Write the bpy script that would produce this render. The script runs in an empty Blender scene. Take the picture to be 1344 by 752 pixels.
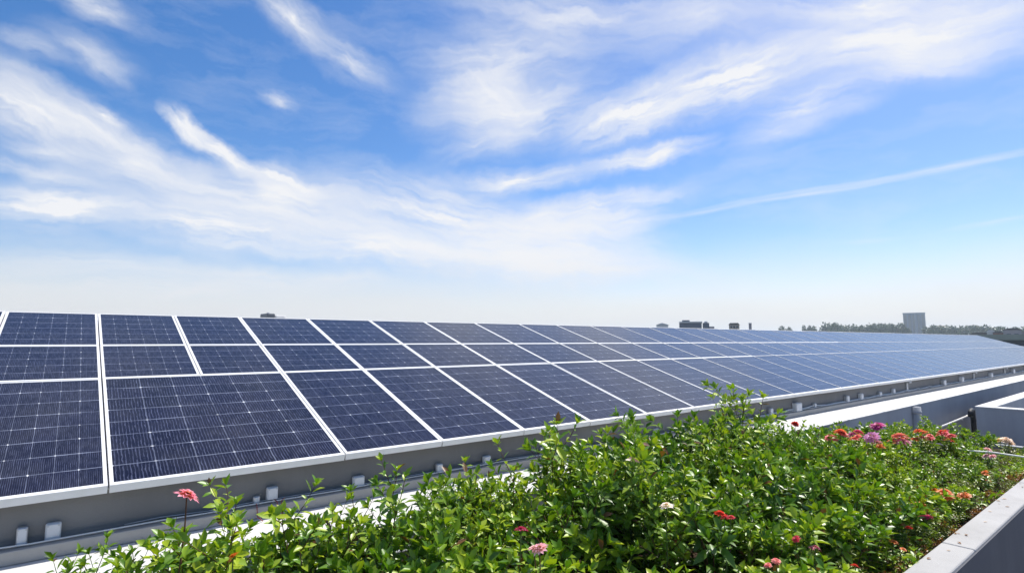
import bpy, bmesh, math, random
import numpy as np
from mathutils import Vector, Matrix

R = math.radians
sc = bpy.context.scene
col = sc.collection

# ------------------------------------------------------------------ camera
cam = bpy.data.cameras.new('camera')
cam.sensor_width = 36.0
cam.lens = 19.34
cam.clip_start = 0.05
cam.clip_end = 20000
co = bpy.data.objects.new('camera', cam)
col.objects.link(co)
co.location = (0, 0, 2.05)
co.rotation_euler = (R(90 + 5.62), 0, R(-38.8))
sc.camera = co

# ------------------------------------------------------------------ light
SUN_EL = 56.0
SUN_AZ = 6.0            # degrees anticlockwise from +X
EXPOSURE = 0.38
SKY = 0.115
sun = bpy.data.lights.new('sun', 'SUN')
sun.energy = 4.8
sun.angle = R(0.5)
sun.color = (1.0, 0.955, 0.88)
so = bpy.data.objects.new('sun', sun)
col.objects.link(so)
sd = Vector((math.cos(R(SUN_EL)) * math.cos(R(SUN_AZ)), math.cos(R(SUN_EL)) * math.sin(R(SUN_AZ)), math.sin(R(SUN_EL))))
so.rotation_euler = sd.to_track_quat('Z', 'Y').to_euler()
so.location = (0, 0, 60)
sc.view_settings.view_transform = 'Standard'
sc.view_settings.look = 'None'
sc.view_settings.exposure = EXPOSURE
sc.view_settings.gamma = 1
sc.view_settings.use_curve_mapping = False
sc.cycles.max_bounces = 6
sc.cycles.diffuse_bounces = 3
sc.cycles.volume_bounces = 1


class NT:
    """small helper for node trees"""
    def __init__(s, tree):
        s.t = tree
        s.n = tree.nodes
        s.l = tree.links

    def add(s, typ, ins=None, **kw):
        nd = s.n.new(typ)
        for k, v in kw.items():
            setattr(nd, k, v)
        if ins:
            for k, v in ins.items():
                if isinstance(v, bpy.types.NodeSocket):
                    s.l.new(v, nd.inputs[k])
                else:
                    nd.inputs[k].default_value = v
        return nd

    def m(s, op, a, b=0.0, c=0.0, clamp=False):
        nd = s.n.new('ShaderNodeMath')
        nd.operation = op
        nd.use_clamp = clamp
        for i, v in enumerate((a, b, c)):
            if isinstance(v, bpy.types.NodeSocket):
                s.l.new(v, nd.inputs[i])
            else:
                nd.inputs[i].default_value = v
        return nd.outputs[0]

    def mix(s, f, a, b, typ='RGBA', blend='MIX'):
        nd = s.n.new('ShaderNodeMix')
        nd.data_type = typ
        if typ == 'RGBA':
            nd.blend_type = blend
            ia, ib, o = 6, 7, 2
        else:
            ia, ib, o = 2, 3, 0
        for i, v in ((0, f), (ia, a), (ib, b)):
            if isinstance(v, bpy.types.NodeSocket):
                s.l.new(v, nd.inputs[i])
            else:
                if i != 0 and typ == 'RGBA' and len(v) == 3:
                    v = (*v, 1)
                nd.inputs[i].default_value = v
        return nd.outputs[o]

    def rng(s, v, a, b, c=0.0, d=1.0, smooth=False):
        nd = s.n.new('ShaderNodeMapRange')
        nd.interpolation_type = 'SMOOTHSTEP' if smooth else 'LINEAR'
        s.l.new(v, nd.inputs[0])
        for i, q in enumerate((a, b, c, d)):
            nd.inputs[i + 1].default_value = q
        return nd.outputs[0]

    def noise(s, vec, scale, detail=4, rough=0.55, dist=0.0, out=0, dims='3D'):
        nd = s.n.new('ShaderNodeTexNoise')
        nd.noise_dimensions = dims
        if vec is not None:
            s.l.new(vec, nd.inputs['Vector'])
        nd.inputs['Scale'].default_value = scale
        nd.inputs['Detail'].default_value = detail
        nd.inputs['Roughness'].default_value = rough
        nd.inputs['Distortion'].default_value = dist
        return nd.outputs[out]


# ------------------------------------------------------------------ sky
# streaks of cirrus: (minus azimuth, elevation, slant, half length, half width, thickness), all in degrees
STREAKS = [
(-76.0,12.6,-8.5,24.0,3.4,0.55),(-60.0,9.6,-7.0,24.0,2.6,0.6),(-90.0,17.2,-24.0,11.0,2.6,0.55),(-49.0,11.2,-4.0,15.0,2.8,0.5),(-55.0,24.5,3.0,9.0,4.2,0.4),
(-82.7,18.87,-43.9,2.9,1.53,0.95),(-79.5,16.9,-25.8,5.6,1.15,1.0),(-73.7,14.9,-14.3,7.2,1.35,0.85),(-82.2,18.4,-33.0,3.4,1.0,0.9),(-93.9,17.61,-25.6,6.8,3.69,0.75),(-86.2,14.84,-13.7,9.7,4.00,0.60),(-74.0,13.28,-5.0,13.5,3.60,0.70),(-57.8,12.72,-9.9,18.2,4.85,0.75),(-44.2,10.76,-10.5,13.0,4.13,0.60),(-91.3,10.56,3.1,9.9,2.45,0.95),(-79.4,10.20,-4.3,11.8,3.03,0.95),(-65.5,9.09,-4.2,14.8,2.86,0.95),(-49.0,9.06,-4.7,16.9,4.17,0.80),(-45.0,7.75,-2.1,15.3,2.44,0.60),(-92.2,13.03,-4.3,7.6,2.04,0.40),(-92.3,14.88,4.5,3.8,0.91,0.45),(-90.2,26.49,-2.8,3.7,1.59,0.60),(-90.2,22.96,-8.8,5.5,2.03,0.30),(-89.0,22.28,-38.0,3.3,1.50,0.30),(-88.9,18.38,-13.5,2.4,0.86,0.75),(-94.0,22.47,-2.9,3.5,1.21,0.30),(-74.1,29.72,-31.8,5.2,2.38,0.70),(-68.5,26.73,-20.7,7.0,2.41,0.50),(-74.9,22.36,-11.7,2.3,0.97,0.50),(-52.4,28.07,7.7,13.0,5.17,0.55),(-51.0,23.36,6.4,13.1,5.00,0.70),(-53.4,25.12,-42.9,7.6,4.79,0.45),(-54.6,20.40,25.4,8.5,2.57,0.40),(-38.4,22.66,19.0,10.3,3.43,0.95),(-28.6,24.82,9.0,11.8,3.81,0.95),(-14.4,24.89,-6.7,13.6,3.42,0.90),(-13.0,22.88,-8.3,12.2,2.51,0.60),(-50.1,16.66,4.4,12.1,1.78,0.60),(-36.8,18.57,10.3,8.4,1.50,0.95),(-21.9,21.35,-0.1,7.5,2.44,0.60),(-24.4,19.24,2.3,5.7,1.48,0.35),(-42.9,13.44,8.4,14.0,2.16,0.80),(-40.6,12.13,4.6,7.8,1.68,0.75),(-31.9,12.70,5.5,8.3,0.46,0.50),(-21.8,13.46,2.0,8.7,0.48,0.70),(-11.8,13.94,3.2,8.2,0.47,0.65),(-9.5,9.18,4.1,3.8,0.37,0.35),(-17.3,8.64,-0.3,3.6,0.41,0.25),(-17.0,28.36,-17.8,20.5,4.75,0.55),(-45.1,31.88,-9.0,20.3,5.05,0.45),(-31.7,29.74,-3.6,9.6,2.96,0.40),(-89.6,6.41,2.1,9.9,1.06,0.50),(-74.7,6.03,-0.9,22.0,1.58,0.45),(-84.5,4.96,2.9,21.6,2.26,0.55),(-40.3,7.46,-7.6,18.5,1.69,0.30),
]
world = bpy.data.worlds.new('World')
sc.world = world
world.use_nodes = True
w = NT(world.node_tree)
w.n.clear()
tc = w.add('ShaderNodeTexCoord')
dirv = tc.outputs['Generated']
sky = w.add('ShaderNodeTexSky', sky_type='NISHITA', sun_disc=False)
sky.sun_elevation = R(SUN_EL)
sky.sun_rotation = R(90 - SUN_AZ)
sky.altitude = 50
sky.air_density = 1.0
sky.dust_density = 0.6
sky.ozone_density = 2.2
sp = w.add('ShaderNodeSeparateXYZ', {0: dirv})
azr = w.m('ARCTAN2', sp.outputs[1], sp.outputs[0])
u = w.m('MULTIPLY', azr, -180 / math.pi)
el = w.m('MULTIPLY', w.m('ARCSINE', w.m('MAXIMUM', w.m('MINIMUM', sp.outputs[2], 1.0), -1.0)), 180 / math.pi)
p0 = w.add('ShaderNodeCombineXYZ', {0: u, 1: el, 2: 0.0}).outputs[0]
# wind-torn outlines: bend the lookup by noise
wn = w.noise(p0, 0.10, 5, 0.6, out=1)
wv = w.add('ShaderNodeVectorMath', {0: wn, 1: (0.5, 0.5, 0.5)}, operation='SUBTRACT').outputs[0]
wv = w.add('ShaderNodeVectorMath', {0: wv, 1: (7.0, 3.6, 0.0)}, operation='MULTIPLY').outputs[0]
p1 = w.add('ShaderNodeVectorMath', {0: p0, 1: wv}, operation='ADD').outputs[0]
wn3 = w.noise(p0, 0.42, 4, 0.6, out=1)
wv3 = w.add('ShaderNodeVectorMath', {0: wn3, 1: (0.5, 0.5, 0.5)}, operation='SUBTRACT').outputs[0]
wv3 = w.add('ShaderNodeVectorMath', {0: wv3, 1: (1.9, 1.1, 0.0)}, operation='MULTIPLY').outputs[0]
wv2 = w.add('ShaderNodeVectorMath', {0: wv, 1: (0.18, 0.18, 0.0)}, operation='MULTIPLY').outputs[0]
p2 = w.add('ShaderNodeVectorMath', {0: p0, 1: wv2}, operation='ADD').outputs[0]
p1 = w.add('ShaderNodeVectorMath', {0: p1, 1: wv3}, operation='ADD').outputs[0]
p3 = w.add('ShaderNodeVectorMath', {0: p2, 1: wv3}, operation='ADD').outputs[0]
clear = None
for i, (a, e, ang, L, W, st) in enumerate(STREAKS):
    thin = W < 0.6
    src = p2 if thin else (p3 if L < 6 else p1)
    mp = w.add('ShaderNodeMapping', {'Vector': src, 'Location': (a, e, 0), 'Rotation': (0, 0, R(ang)), 'Scale': (L, W, 1)}, vector_type='TEXTURE').outputs[0]
    g = w.add('ShaderNodeTexGradient', {0: mp}, gradient_type='SPHERICAL').outputs[1]
    off = w.add('ShaderNodeVectorMath', {0: mp, 1: (i * 7.3, i * 3.1, i * 1.7)}, operation='ADD').outputs[0]
    stv = w.add('ShaderNodeVectorMath', {0: off, 1: (0.68 * max(1, L / 9), 1.0 * max(1, W / 1.9), 1)}, operation='MULTIPLY').outputs[0]
    f = w.noise(stv, 1.5, 7, 0.58)
    fr = w.rng(f, 0.30, 0.68, 0.22, 1.15)
    d = w.m('MULTIPLY', w.m('POWER', g, 1.0 if thin else 1.35), fr)
    d = w.m('MULTIPLY', d, st * (1.75 if not thin else 0.95), clamp=True)
    k = w.m('SUBTRACT', 1.0, d)
    clear = k if clear is None else w.m('MULTIPLY', clear, k)
# thin veil everywhere and more cirrus high overhead
q = w.add('ShaderNodeVectorMath', {0: p1, 1: (0.06, 0.22, 0)}, operation='MULTIPLY').outputs[0]
vn = w.noise(q, 1.0, 7, 0.6)
veil = w.m('MULTIPLY', w.rng(vn, 0.48, 0.8, 0.0, 0.30), 1.0)
hi = w.noise(dirv, 3.2, 7, 0.6, 0.8)
hi = w.m('MULTIPLY', w.rng(hi, 0.42, 0.72, 0.0, 0.8, True), w.rng(el, 30, 42, 0, 1, True))
clear = w.m('MULTIPLY', clear, w.m('SUBTRACT', 1.0, veil))
clear = w.m('MULTIPLY', clear, w.m('SUBTRACT', 1.0, hi))
cloud = w.m('SUBTRACT', 1.0, clear, clamp=True)
# murky stratus along the horizon
hn = w.noise(q, 0.7, 5, 0.55)
hz = w.rng(w.m('ADD', el, w.m('MULTIPLY', w.m('SUBTRACT', hn, 0.5), 5.0)), 0.5, 10.0, 0.97, 0.0, True)
hue = w.add('ShaderNodeHueSaturation', {'Saturation': 1.36, 'Value': 1.0, 'Color': sky.outputs[0]}).outputs[0]
skyc = w.mix(1.0, hue, (SKY * 1.04, SKY * 0.93, SKY * 1.0), blend='MULTIPLY')
CL = 0.70
c1 = w.mix(cloud, skyc, (CL * 0.985, CL * 0.995, CL * 1.03))
c2 = w.mix(hz, c1, (0.62, 0.615, 0.625))
bg = w.add('ShaderNodeBackground', {'Color': c2, 'Strength': 1.0})
# the sky itself keeps the strength SKY (folded into the colour so that clouds and sky mix)
out = w.add('ShaderNodeOutputWorld', {'Surface': bg.outputs[0]})
world.cycles.sampling_method = 'MANUAL'
world.cycles.sample_map_resolution = 512


# ------------------------------------------------------------------ materials
def mat(name, base, rough=0.6, spec=0.4, metal=0.0, var=0.12, scale=3.0, bump=0.0, bscale=60.0, dirt=None, dirt_amt=0.0, dscale=1.2, streak=False):
    m = bpy.data.materials.new(name)
    m.use_nodes = True
    t = NT(m.node_tree)
    b = t.n['Principled BSDF']
    g = t.add('ShaderNodeTexCoord').outputs['Object']
    n = t.noise(g, scale, 5, 0.6)
    lo = tuple(c * (1 - var) for c in base)
    hi_ = tuple(min(1, c * (1 + var)) for c in base)
    c = t.mix(t.rng(n, 0.3, 0.7), lo, hi_)
    if dirt is not None:
        gv = g
        if streak:
            gv = t.add('ShaderNodeVectorMath', {0: g, 1: (1.0, 1.0, 0.12)}, operation='MULTIPLY').outputs[0]
        dn = t.noise(gv, dscale, 7, 0.68)
        c = t.mix(t.rng(dn, 0.48, 0.75, 0, dirt_amt), c, dirt)
    t.l.new(c, b.inputs['Base Color'])
    b.inputs['Roughness'].default_value = rough
    b.inputs['Specular IOR Level'].default_value = spec
    b.inputs['Metallic'].default_value = metal
    if bump:
        bn = t.noise(g, bscale, 4, 0.6)
        bp = t.add('ShaderNodeBump', {'Strength': bump, 'Distance': 0.01, 'Height': bn})
        t.l.new(bp.outputs[0], b.inputs['Normal'])
    return m


M = {}
M['concrete'] = mat('painted_concrete', (0.205, 0.20, 0.195), 0.8, 0.25, var=0.10, scale=1.3, bump=0.25, bscale=90, dirt=(0.12, 0.12, 0.125), dirt_amt=0.6, dscale=1.1, streak=True)
M['slate'] = mat('slate_render', (0.34, 0.35, 0.37), 0.8, 0.25, var=0.10, scale=0.8, bump=0.25, bscale=80, dirt=(0.2, 0.21, 0.23), dirt_amt=0.5, dscale=0.9, streak=True)
M['parapet'] = mat('parapet_concrete', (0.42, 0.412, 0.40), 0.85, 0.2, var=0.08, scale=2.2, bump=0.45, bscale=120, dirt=(0.30, 0.29, 0.28), dirt_amt=0.45, dscale=2.6)
M['parapet_shade'] = mat('shaded_parapet_side', (0.085, 0.09, 0.105), 0.75, 0.25, var=0.15, scale=1.2, bump=0.2, bscale=70, dirt=(0.13, 0.13, 0.14), dirt_amt=0.5, dscale=1.5, streak=True)  # shaded side of the parapet: the shade is put into this dark base colour
M['membrane'] = mat('white_roof_membrane', (0.63, 0.625, 0.605), 0.7, 0.3, var=0.04, scale=1.5, bump=0.12, bscale=40, dirt=(0.46, 0.44, 0.40), dirt_amt=0.75, dscale=1.9)
M['seam'] = mat('membrane_lap', (0.72, 0.72, 0.70), 0.7, 0.3, var=0.08, scale=3, dirt=(0.45, 0.43, 0.39), dirt_amt=0.7, dscale=3.0)
M['kerb'] = mat('kerb_concrete', (0.40, 0.385, 0.36), 0.85, 0.2, var=0.12, scale=2.0, bump=0.3, bscale=70, dirt=(0.28, 0.26, 0.24), dirt_amt=0.6, dscale=2.0)
M['frame'] = mat('anodised_aluminium', (0.74, 0.74, 0.735), 0.42, 0.5, var=0.04, scale=6, dirt=(0.55, 0.54, 0.52), dirt_amt=0.35, dscale=5.0)
M['galv'] = mat('galvanised_steel', (0.52, 0.53, 0.55), 0.45, 0.5, metal=0.6, var=0.15, scale=9)
M['box'] = mat('grey_plastic_box', (0.66, 0.67, 0.68), 0.5, 0.4, var=0.05, scale=8, dirt=(0.4, 0.39, 0.37), dirt_amt=0.3, dscale=14)
M['darkgrey'] = mat('dark_grey_paint', (0.13, 0.14, 0.15), 0.6, 0.3, var=0.15)
M['dark'] = mat('dark_rubber', (0.03, 0.032, 0.036), 0.6, 0.3, var=0.2)
M['cable'] = mat('white_cable', (0.74, 0.73, 0.70), 0.5, 0.4, var=0.06)
M['redcable'] = mat('red_cable', (0.35, 0.08, 0.07), 0.5, 0.4, var=0.1)
M['hose'] = mat('white_hose', (0.82, 0.80, 0.74), 0.5, 0.4, var=0.08, scale=12)
M['deck'] = mat('deck_paving', (0.22, 0.22, 0.23), 0.85, 0.2, var=0.15, scale=1.5, bump=0.3, bscale=50)
M['soil'] = mat('potting_soil', (0.045, 0.030, 0.020), 0.95, 0.1, var=0.45, scale=14, bump=1.0, bscale=45, dirt=(0.13, 0.085, 0.05), dirt_amt=0.6, dscale=9)
M['ground'] = mat('city_ground', (0.11, 0.115, 0.09), 0.9, 0.1, var=0.4, scale=0.02, dirt=(0.06, 0.085, 0.035), dirt_amt=0.9, dscale=0.012)
M['stem'] = mat('green_stem', (0.10, 0.15, 0.035), 0.6, 0.3, var=0.3, scale=25)
M['woody'] = mat('brown_stem', (0.13, 0.065, 0.035), 0.7, 0.2, var=0.3, scale=25)


def cell_mat():
    """dark silicon cells under glass: UV counts cells, so grid lines fall between them"""
    m = bpy.data.materials.new('solar_cells')
    m.use_nodes = True
    t = NT(m.node_tree)
    b = t.n['Principled BSDF']
    uv = t.add('ShaderNodeUVMap').outputs[0]
    ob = t.add('ShaderNodeTexCoord').outputs['Object']
    wob = t.noise(ob, 9.0, 3, 0.6, out=1)
    wob = t.add('ShaderNodeVectorMath', {0: wob, 1: (0.5, 0.5, 0.5)}, operation='SUBTRACT').outputs[0]
    wob = t.add('ShaderNodeVectorMath', {0: wob, 1: (0.05, 0.06, 0)}, operation='MULTIPLY').outputs[0]
    uvw = t.add('ShaderNodeVectorMath', {0: uv, 1: wob}, operation='ADD').outputs[0]
    s = t.add('ShaderNodeSeparateXYZ', {0: uvw})
    U, V = s.outputs[0], s.outputs[1]

    def line(x, half, soft):
        d = t.m('ABSOLUTE', t.m('SUBTRACT', t.m('FRACT', t.m('ADD', x, 0.5)), 0.5))
        return t.rng(d, half, half + soft, 1.0, 0.0)
    fade = t.rng(t.noise(ob, 3.1, 3, 0.6), 0.35, 0.65, 0.2, 1.0)
    gu = t.m('MULTIPLY', line(U, 0.008, 0.016), fade)
    gv = t.m('MULTIPLY', line(V, 0.010, 0.018), fade)
    grid = t.m('MAXIMUM', t.m('MULTIPLY', gu, 0.5), t.m('MULTIPLY', gv, 0.85))
    # fine conductor fingers running up the slope, a little ragged
    fw = t.noise(t.add('ShaderNodeVectorMath', {0: ob, 1: (40, 9, 9)}, operation='MULTIPLY').outputs[0], 1.0, 2, 0.6)
    fx = t.m('ADD', t.m('MULTIPLY', U, 12.0), t.m('MULTIPLY', t.m('SUBTRACT', fw, 0.5), 0.9))
    fing = t.m('MULTIPLY', line(fx, 0.07, 0.13), t.rng(fw, 0.35, 0.65, 0.05, 0.42))
    # bright diamond where four cells meet
    cu = t.m('ABSOLUTE', t.m('SUBTRACT', t.m('FRACT', t.m('ADD', U, 0.5)), 0.5))
    cv = t.m('ABSOLUTE', t.m('SUBTRACT', t.m('FRACT', t.m('ADD', V, 0.5)), 0.5))
    dia = t.rng(t.m('ADD', cu, cv), 0.035, 0.065, 1.0, 0.0)
    dia = t.m('MULTIPLY', dia, t.rng(t.noise(ob, 5.0, 2), 0.40, 0.62, 0.1, 1.0))
    # each cell slightly different
    cell = t.add('ShaderNodeVectorMath', {0: uvw}, operation='FLOOR').outputs[0]
    oi = t.add('ShaderNodeObjectInfo').outputs['Random']
    cz = t.add('ShaderNodeCombineXYZ', {0: oi, 1: oi, 2: oi}).outputs[0]
    cell = t.add('ShaderNodeVectorMath', {0: cell, 1: cz}, operation='ADD').outputs[0]
    wn_ = t.add('ShaderNodeTexWhiteNoise', {0: cell}).outputs[0]
    base = t.mix(wn_, (0.0030, 0.0032, 0.012), (0.0065, 0.0070, 0.022))
    base = t.mix(t.m('MULTIPLY', oi, 0.5), base, (0.006, 0.0072, 0.024))
    c = t.mix(fing, base, (0.17, 0.19, 0.30))
    c = t.mix(grid, c, (0.26, 0.29, 0.39))
    c = t.mix(dia, c, (0.75, 0.77, 0.80))
    # dust
    dn = t.noise(ob, 2.4, 7, 0.7)
    c = t.mix(t.rng(dn, 0.42, 0.8, 0.0, 0.05), c, (0.42, 0.42, 0.42))
    t.l.new(c, b.inputs['Base Color'])
    b.inputs['Roughness'].default_value = 0.17
    b.inputs['Specular IOR Level'].default_value = 0.25
    b.inputs['Sheen Weight'].default_value = 0.35
    b.inputs['Sheen Roughness'].default_value = 0.2
    b.inputs['Sheen Tint'].default_value = (0.90, 0.88, 1.0, 1)
    bn = t.noise(ob, 1.3, 2, 0.5)
    bp = t.add('ShaderNodeBump', {'Strength': 0.02, 'Distance': 0.02, 'Height': bn})
    t.l.new(bp.outputs[0], b.inputs['Normal'])
    return m


M['cells'] = cell_mat()


def leaf_mat(name, dark, mid, light, trans=0.22, rough=0.38):
    m = bpy.data.materials.new(name)
    m.use_nodes = True
    t = NT(m.node_tree)
    b = t.n['Principled BSDF']
    geo = t.add('ShaderNodeNewGeometry')
    r = geo.outputs['Random Per Island']
    oi = t.add('ShaderNodeObjectInfo').outputs['Random']
    x = t.m('FRACT', t.m('ADD', r, t.m('MULTIPLY', oi, 3.7)))
    x = t.m('ADD', t.m('MULTIPLY', x, 0.6), t.m('MULTIPLY', oi, 0.4))
    rmp = t.add('ShaderNodeValToRGB', {0: x})
    e = rmp.color_ramp.elements
    e[0].position = 0.0
    e[0].color = (*dark, 1)
    e[1].position = 0.93
    e[1].color = (*light, 1)
    k = e.new(0.5)
    k.color = (*mid, 1)
    ob = t.add('ShaderNodeTexCoord').outputs['Object']
    n = t.noise(ob, 60, 3, 0.6)
    c = t.mix(t.rng(n, 0.35, 0.7, 0, 0.35), rmp.outputs[0], tuple(v * 1.5 for v in mid))
    # odd browned leaf
    br = t.m('GREATER_THAN', t.m('FRACT', t.m('MULTIPLY', r, 17.3)), 0.985)
    c = t.mix(br, c, (0.16, 0.075, 0.025))
    t.l.new(c, b.inputs['Base Color'])
    b.inputs['Roughness'].default_value = rough
    b.inputs['Specular IOR Level'].default_value = 0.45
    tr = t.add('ShaderNodeBsdfTranslucent')
    tcol = t.mix(1.0, c, (1.5, 1.6, 0.55), blend='MULTIPLY')
    t.l.new(tcol, tr.inputs[0])
    ms = t.add('ShaderNodeMixShader', {0: trans, 1: b.outputs[0], 2: tr.outputs[0]})
    t.l.new(ms.outputs[0], t.n['Material Output'].inputs[0])
    return m


M['leaf_a'] = leaf_mat('broad_leaf', (0.020, 0.065, 0.008), (0.115, 0.235, 0.014), (0.46, 0.53, 0.03))
M['leaf_b'] = leaf_mat('small_leaf', (0.04, 0.10, 0.008), (0.16, 0.28, 0.014), (0.47, 0.53, 0.035))
M['leaf_c'] = leaf_mat('ferny_leaf', (0.06, 0.10, 0.012), (0.16, 0.22, 0.022), (0.32, 0.33, 0.05))
M['dry'] = leaf_mat('dry_leaf', (0.14, 0.05, 0.012), (0.26, 0.11, 0.025), (0.32, 0.20, 0.06), 0.25)
M['tree_leaf'] = leaf_mat('tree_leaf', (0.015, 0.04, 0.016), (0.028, 0.06, 0.022), (0.045, 0.085, 0.03), 0.15)


def petal_mat(name, c0, c1):
    m = leaf_mat(name, c0, tuple((a + b_) / 2 for a, b_ in zip(c0, c1)), c1, 0.3, 0.5)
    return m


PET = {
    'pink': petal_mat('pink_petal', (0.62, 0.10, 0.22), (0.85, 0.38, 0.50)),
    'lightpink': petal_mat('light_pink_petal', (0.72, 0.30, 0.42), (0.90, 0.60, 0.68)),
    'white': petal_mat('white_pink_petal', (0.80, 0.62, 0.66), (0.90, 0.82, 0.82)),
    'magenta': petal_mat('magenta_petal', (0.42, 0.02, 0.20), (0.70, 0.08, 0.38)),
    'lilac': petal_mat('lilac_petal', (0.52, 0.14, 0.45), (0.78, 0.40, 0.68)),
    'coral': petal_mat('coral_petal', (0.68, 0.08, 0.10), (0.88, 0.30, 0.28)),
    'red': petal_mat('red_petal', (0.50, 0.02, 0.05), (0.80, 0.10, 0.14)),
    'orange': petal_mat('orange_petal', (0.55, 0.11, 0.01), (0.80, 0.26, 0.03)),
    'cream': petal_mat('cream_petal', (0.70, 0.45, 0.36), (0.85, 0.68, 0.55)),
}
M['centre'] = mat('flower_centre', (0.28, 0.12, 0.03), 0.8, 0.2, var=0.5, scale=120)


# ------------------------------------------------------------------ builders
def link(name, me, material=None, parent=None):
    o = bpy.data.objects.new(name, me)
    col.objects.link(o)
    if material is not None and not me.materials:
        me.materials.append(material)
    if parent is not None:
        o.parent = parent
    return o


def tag(o, label=None, cat=None, group=None, kind=None):
    if label:
        o['label'] = label
    if cat:
        o['category'] = cat
    if group:
        o['group'] = group
    if kind:
        o['kind'] = kind
    return o


def thing(name, loc, label, cat, group=None, rz=0.0):
    o = bpy.data.objects.new(name, None)
    o.empty_display_size = 0.2
    col.objects.link(o)
    o.location = loc
    o.rotation_euler = (0, 0, rz)
    return tag(o, label, cat, group)


def copy_tree(o, parent=None):
    c = o.copy()
    col.objects.link(c)
    if parent is not None:
        c.parent = parent
    for ch in list(o.children):
        copy_tree(ch, c)
    return c


class MB:
    def __init__(s):
        s.v = []
        s.f = []
        s.uv = {}

    def box(s, x0, x1, y0, y1, z0, z1):
        b = len(s.v)
        s.v += [(x0, y0, z0), (x1, y0, z0), (x1, y1, z0), (x0, y1, z0), (x0, y0, z1), (x1, y0, z1), (x1, y1, z1), (x0, y1, z1)]
        s.f += [tuple(b + i for i in q_) for q_ in ((3, 2, 1, 0), (4, 5, 6, 7), (0, 1, 5, 4), (1, 2, 6, 5), (2, 3, 7, 6), (3, 0, 4, 7))]
        return s

    def prism_x(s, prof, x0, x1):
        """closed profile of (y, z) extruded along x"""
        b = len(s.v)
        n = len(prof)
        s.v += [(x0, y, z) for y, z in prof] + [(x1, y, z) for y, z in prof]
        s.f += [tuple(b + i for i in range(n))[::-1], tuple(b + n + i for i in range(n))]
        for i in range(n):
            j = (i + 1) % n
            s.f.append((b + i, b + j, b + n + j, b + n + i))
        return s

    def tube(s, pts, rad, seg=6, cap=True):
        pts = [Vector(p) for p in pts]
        n = len(pts)
        rads = rad if isinstance(rad, (list, tuple)) else [rad] * n
        b = len(s.v)
        prev = None
        for i, p in enumerate(pts):
            t = (pts[min(i + 1, n - 1)] - pts[max(i - 1, 0)])
            t = t.normalized() if t.length > 1e-9 else Vector((0, 0, 1))
            if prev is None:
                a = t.orthogonal().normalized()
            else:
                a = (prev - t * prev.dot(t))
                a = a.normalized() if a.length > 1e-6 else t.orthogonal().normalized()
            prev = a
            c = t.cross(a)
            for k in range(seg):
                th = 2 * math.pi * k / seg
                s.v.append(tuple(p + (a * math.cos(th) + c * math.sin(th)) * rads[i]))
        for i in range(n - 1):
            for k in range(seg):
                k2 = (k + 1) % seg
                s.f.append((b + i * seg + k, b + i * seg + k2, b + (i + 1) * seg + k2, b + (i + 1) * seg + k))
        if cap:
            s.f.append(tuple(b + k for k in range(seg))[::-1])
            s.f.append(tuple(b + (n - 1) * seg + k for k in range(seg)))
        return s

    def mesh(s, name, smooth=False):
        me = bpy.data.meshes.new(name)
        me.from_pydata(s.v, [], s.f)
        if smooth:
            me.polygons.foreach_set('use_smooth', [True] * len(me.polygons))
        me.update()
        return me

    def build(s, name, material, parent=None, smooth=False, bevel=0.0, segs=2):
        me = s.mesh(name, smooth)
        if bevel:
            bm = bmesh.new()
            bm.from_mesh(me)
            bmesh.ops.remove_doubles(bm, verts=bm.verts, dist=1e-5)
            bmesh.ops.bevel(bm, geom=[e_ for e_ in bm.edges if len(e_.link_faces) == 2 and e_.calc_face_angle(0) > 0.6], offset=bevel, segments=segs, affect='EDGES', profile=0.5, clamp_overlap=True)
            bm.to_mesh(me)
            bm.free()
        return link(name, me, material, parent)


ORD = ['first', 'second', 'third', 'fourth', 'fifth', 'sixth', 'seventh', 'eighth', 'ninth', 'tenth', 'eleventh', 'twelfth', 'thirteenth', 'fourteenth', 'fifteenth', 'sixteenth', 'seventeenth', 'eighteenth', 'nineteenth']


def ordinal(i):
    if i < 19:
        return ORD[i]
    tens = {2: 'twenty', 3: 'thirty', 4: 'forty'}
    n = i + 1
    if n % 10 == 0:
        return {2: 'twentieth', 3: 'thirtieth', 4: 'fortieth'}[n // 10]
    return tens[n // 10] + '-' + ORD[n % 10 - 1]


# ------------------------------------------------------------------ setting
def sheet(name, x0, x1, y0, y1, z, m, kind='structure', nx=1):
    mb = MB()
    mb.v = [(x0, y0, z), (x1, y0, z), (x1, y1, z), (x0, y1, z)]
    mb.f = [(0, 1, 2, 3)]
    o = mb.build(name, m)
    o['kind'] = kind
    return o


GZ = -10.0
sheet('ground', -2800, 2800, -2800, 2800, GZ, M['ground'])

TILT = R(17.9)
CT, ST = math.cos(TILT), math.sin(TILT)
EY, EZ = 4.82, 1.05            # lower edge of the array (top face of the frame)


def slope(s_, dn=0.0):
    """point on the array plane, s_ metres up the slope, dn below it"""
    return (EY + s_ * CT + dn * ST, EZ + s_ * ST - dn * CT)


X0, X1 = -2.9, 46.0
# decks
dk = MB().box(-12, 30, -14, 1.128, -0.35, 0.0).build('deck_floor', M['deck'])
dk['kind'] = 'structure'
al = MB().box(11.54, 30, 1.34, 4.08, -0.9, -0.5).build('alley_floor', M['deck'])
al['kind'] = 'structure'

# podium building below the decks
pod = thing('podium_building', (0, 0, GZ), 'grey lower storeys carrying the whole planted roof terrace', 'building')
MB().box(-11.9, 29.9, -13.9, 4.10, 0, 9.0).build('wall', M['concrete'], pod)

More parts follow.
